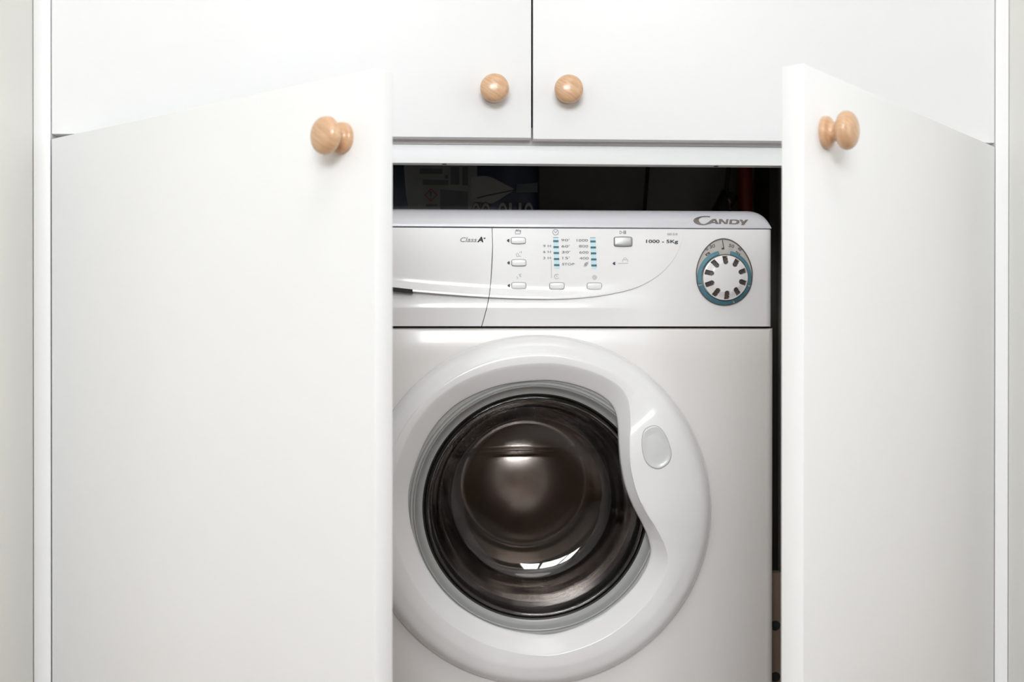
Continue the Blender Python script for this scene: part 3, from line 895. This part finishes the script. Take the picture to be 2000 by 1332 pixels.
# ================================================================== things on and behind the machine
# salt bag standing on the worktop
YB = YM + 0.20
ZB = ZTOPM + .0005
bx0 = U(786, 370, YB)[0]; bxm = U(926, 370, YB)[0]; bx1 = U(1057, 370, YB)[0]
bx00 = bx0 - .10
bag = empty('salt_bag', ((bx0 + bx1) / 2, YB, ZB), 'navy blue bag with white printed label standing on the washing machine', 'bag')
BO = Vector(bag.location)
def build_bag():
    hb, dp = .20, .13
    nx, nz = 40, 14
    V = []
    W2 = (bx1 - bx00)
    per = []
    for i in range(64):
        t = i / 64 * 2 * pi
        c, s = cos(t), sin(t)
        e = .28
        per.append((math.copysign(abs(c) ** e, c), math.copysign(abs(s) ** e, s)))
    for j in range(nz + 1):
        v = j / nz; z = ZB + hb * v
        k = 1 - .02 * (1 - v) - .35 * smooth01((v - .8) / .2)
        for c, s in per:
            V.append(((bx00 + bx1) / 2 + c * W2 / 2, YB + dp / 2 + s * dp / 2 * k, z))
    V = [Vector(v) - BO for v in V]
    Fc = [(j * 64 + i, j * 64 + (i + 1) % 64, (j + 1) * 64 + (i + 1) % 64, (j + 1) * 64 + i) for j in range(nz) for i in range(64)]
    Fc.append(tuple(range(64))); Fc.append(tuple(nz * 64 + i for i in range(64)))
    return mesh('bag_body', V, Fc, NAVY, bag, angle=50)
build_bag()
def bagpoly(name, plist, mt, lift=.0012, thick=.001, par=bag):
    V, Fc = [], []
    for P in plist:
        o = len(V); n = len(P)
        for yy in (YB - lift - thick, YB + .002):
            for px, py in P:
                x, z = U(px, py, YB - lift); V.append(Vector((x, yy, z)) - BO)
        Fc.append(tuple(range(o, o + n)))
        for i in range(n):
            j = (i + 1) % n; Fc.append((o + i, o + n + i, o + n + j, o + j))
    return mesh(name, V, Fc, mt, par, smooth=False)
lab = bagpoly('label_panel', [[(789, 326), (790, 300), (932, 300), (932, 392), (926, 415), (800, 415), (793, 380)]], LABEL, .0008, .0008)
bagpoly('printed_text', [[(820, 329), (864, 330), (864, 340), (820, 340)], [(826, 351), (876, 352), (876, 362), (826, 361)],
                         [(880, 326), (897, 326), (897, 361), (880, 360)], [(903, 326), (914, 326), (914, 362), (903, 362)], [(869, 342), (875, 342), (875, 349), (869, 349)],
                         [(860, 370), (914, 374), (914, 410), (860, 410)], [(832, 398.5), (854, 398.5), (854, 404), (832, 404)]], INKD, .0018, .0006, lab)
def dia(r): return [(841.5, 381 - r), (841.5 + r * .98, 381), (841.5, 381 + r), (841.5 - r * .98, 381)]
P = []
o_, i_ = dia(13.2), dia(10.4)
for q in range(4): P.append([o_[q], o_[(q + 1) % 4], i_[(q + 1) % 4], i_[q]])
bagpoly('hazard_sign', P, HAZ, .0020, .0006, lab)
bagpoly('hazard_sign', [[(839.5, 374), (843.5, 374), (842.8, 384), (840.3, 384)], [(840.2, 385.8), (842.8, 385.8), (842.8, 388.6), (840.2, 388.6)]], INKD, .0020, .0007, lab)
up = catmull([(921, 347), (935, 344.5), (948, 344), (962, 347.5), (977, 355), (990, 362), (1004, 369)], 4)
lo = [(1000, 370.5), (975, 376), (950, 381), (921, 388)]
bagpoly('leaf_emblem', [up + lo], LABEL2, .0012, .0008)
bagpoly('leaf_emblem', [[(921, 391), (950, 383.5), (975, 378.5), (1002, 372.5), (990, 380), (975, 390), (962, 397), (945, 396), (930, 394)]], LABEL2, .0012, .0008)
bagpoly('grey_band', [[(1010, 360), (1050, 357), (1050, 375), (1008, 376)]], mat('band_grey', (.045, .045, .05), .5), .0010, .0006)
def bagtext(s, px, wpx, mt, off, yy):
    cu = bpy.data.curves.new('t', 'FONT'); cu.body = s; cu.offset = off; cu.resolution_u = 4
    to = bpy.data.objects.new('tmp', cu); COL.objects.link(to)
    me = bpy.data.meshes.new_from_object(to.evaluated_get(bpy.context.evaluated_depsgraph_get()))
    bpy.data.objects.remove(to); bpy.data.curves.remove(cu)
    xs = [v.co.x for v in me.vertices]
    x0, ztop = U(px, 395.5, YB); x1 = U(px + wpx, 395.5, YB)[0]
    kx = (x1 - x0) / (max(xs) - min(xs)); ky = .026 / .72; m0 = min(xs)
    for v in me.vertices: v.co = ((v.co.x - m0) * kx, 0, (v.co.y - .72) * ky)
    me.materials.clear(); me.materials.append(mt)
    o = bpy.data.objects.new('lettering', me); COL.objects.link(o); o.parent = bag
    o.location = Vector((x0, yy, ztop)) - BO
for s, px, wd in (('O', 922, 15), ('O', 940, 17), ('O', 973, 17), ('U', 994, 24), ('O', 1024, 17)):
    bagtext(s, px - .8, wd + 1.6, BLACKC, .05, YB - .0026); bagtext(s, px, wd, LABEL2, .02, YB - .0030)

# cables, pipe and plug behind the machine
def vert(px_top, py_top, px_bot, py_bot, y):
    a = U(px_top, py_top, y); b = U(px_bot, py_bot, y); return Vector((a[0], y, a[1])), Vector((b[0], y, b[1]))
def run(a, b, z0, z1):
    d = b - a
    f = lambda z: a + d * ((z - a.z) / d.z)
    return [f(z0), f((z0 + z1) / 2), f(z1)]
yb = 0.575
a, b = vert(1265.5, 327, 1259, 405, yb)
cable = tube('hanging_cable', run(a, b, .25, 1.5), .0035, BLACKC)
tag(cable, 'thin black cable hanging down the back wall in mid opening', 'cable')
a, b = vert(1423, 327, 1416, 405, yb - .02)
c2 = empty('power_cord', (b.x, b.y, .60), 'black power cord with a plug near the red pipe', 'cord')
tube('cord', [q - Vector(c2.location) for q in run(a, b, .60, .98) + [Vector((a.x, a.y, 1.06)), Vector((a.x - .004, a.y, 1.5))]], .0042, BLACKC, c2)
px_, pz_ = U(1406, 402, yb - .045)
tube('plug', [Vector((px_ - .012, yb - .045, pz_ - .03)) - Vector(c2.location), Vector((px_ + .002, yb - .05, pz_ - .008)) - Vector(c2.location), Vector((px_ + .016, yb - .05, pz_ + .02)) - Vector(c2.location)], .015, BLACKC, c2)
px_, pz_ = U(1428, 397, yb - .08)
lathe('plug_pin', [(0, .012), (.0022, .011), (.0032, .006), (.0030, -.012)], (0, 0), CHROME, c2, n=16, loc=Vector((px_, yb - .07, pz_)) - Vector(c2.location), rot=(radians(-35), 0, radians(-20)))
a, b = vert(1456, 327, 1455, 405, yb - .03)
pipe = empty('water_pipe', (b.x, b.y, 0), 'dark red vertical pipe in the back right of the opening', 'pipe')
tube('pipe', [Vector((0, 0, 0.0)), Vector((0, 0, 1.0)), Vector((0, 0, 2.07))], .0125, PIPE, pipe, n=20)
tube('pipe_clip', [Vector((0, 0, 1.2)), Vector((0, 0, 1.22))], .016, CHROME, pipe, n=20)
# dark upright at the far right and the brown pierced board beside the machine
gx = U(1518, 900, .30)[0]
post = box('upright_board', (-.004, 0, 0), (.012, .10, 2.07), mat('dark_board', (.035, .03, .026), .6), None, .001, loc=(U(1500, 370, .50)[0] + .006, .50, 0.0))
tag(post, 'dark narrow upright board in the right back corner of the opening', 'board')
zc_ = U(1518, 1119, .14)[1]
brd = empty('pierced_board', (MO.x + HW + .016, .14, 0), 'brown board with round holes low beside the washing machine', 'board')
box('board', (-.008, 0, 0), (.16, .018, zc_), CARD, brd, .001)
for py in (1222, 1322):
    xx, zz = U(1514.5, py, .14)
    lathe('hole', [(0, .0006), (.0062, .0006), (.0072, -.001)], (0, 0), BLACKC, brd, n=24, loc=(xx - brd.location.x, -.0002, zz))
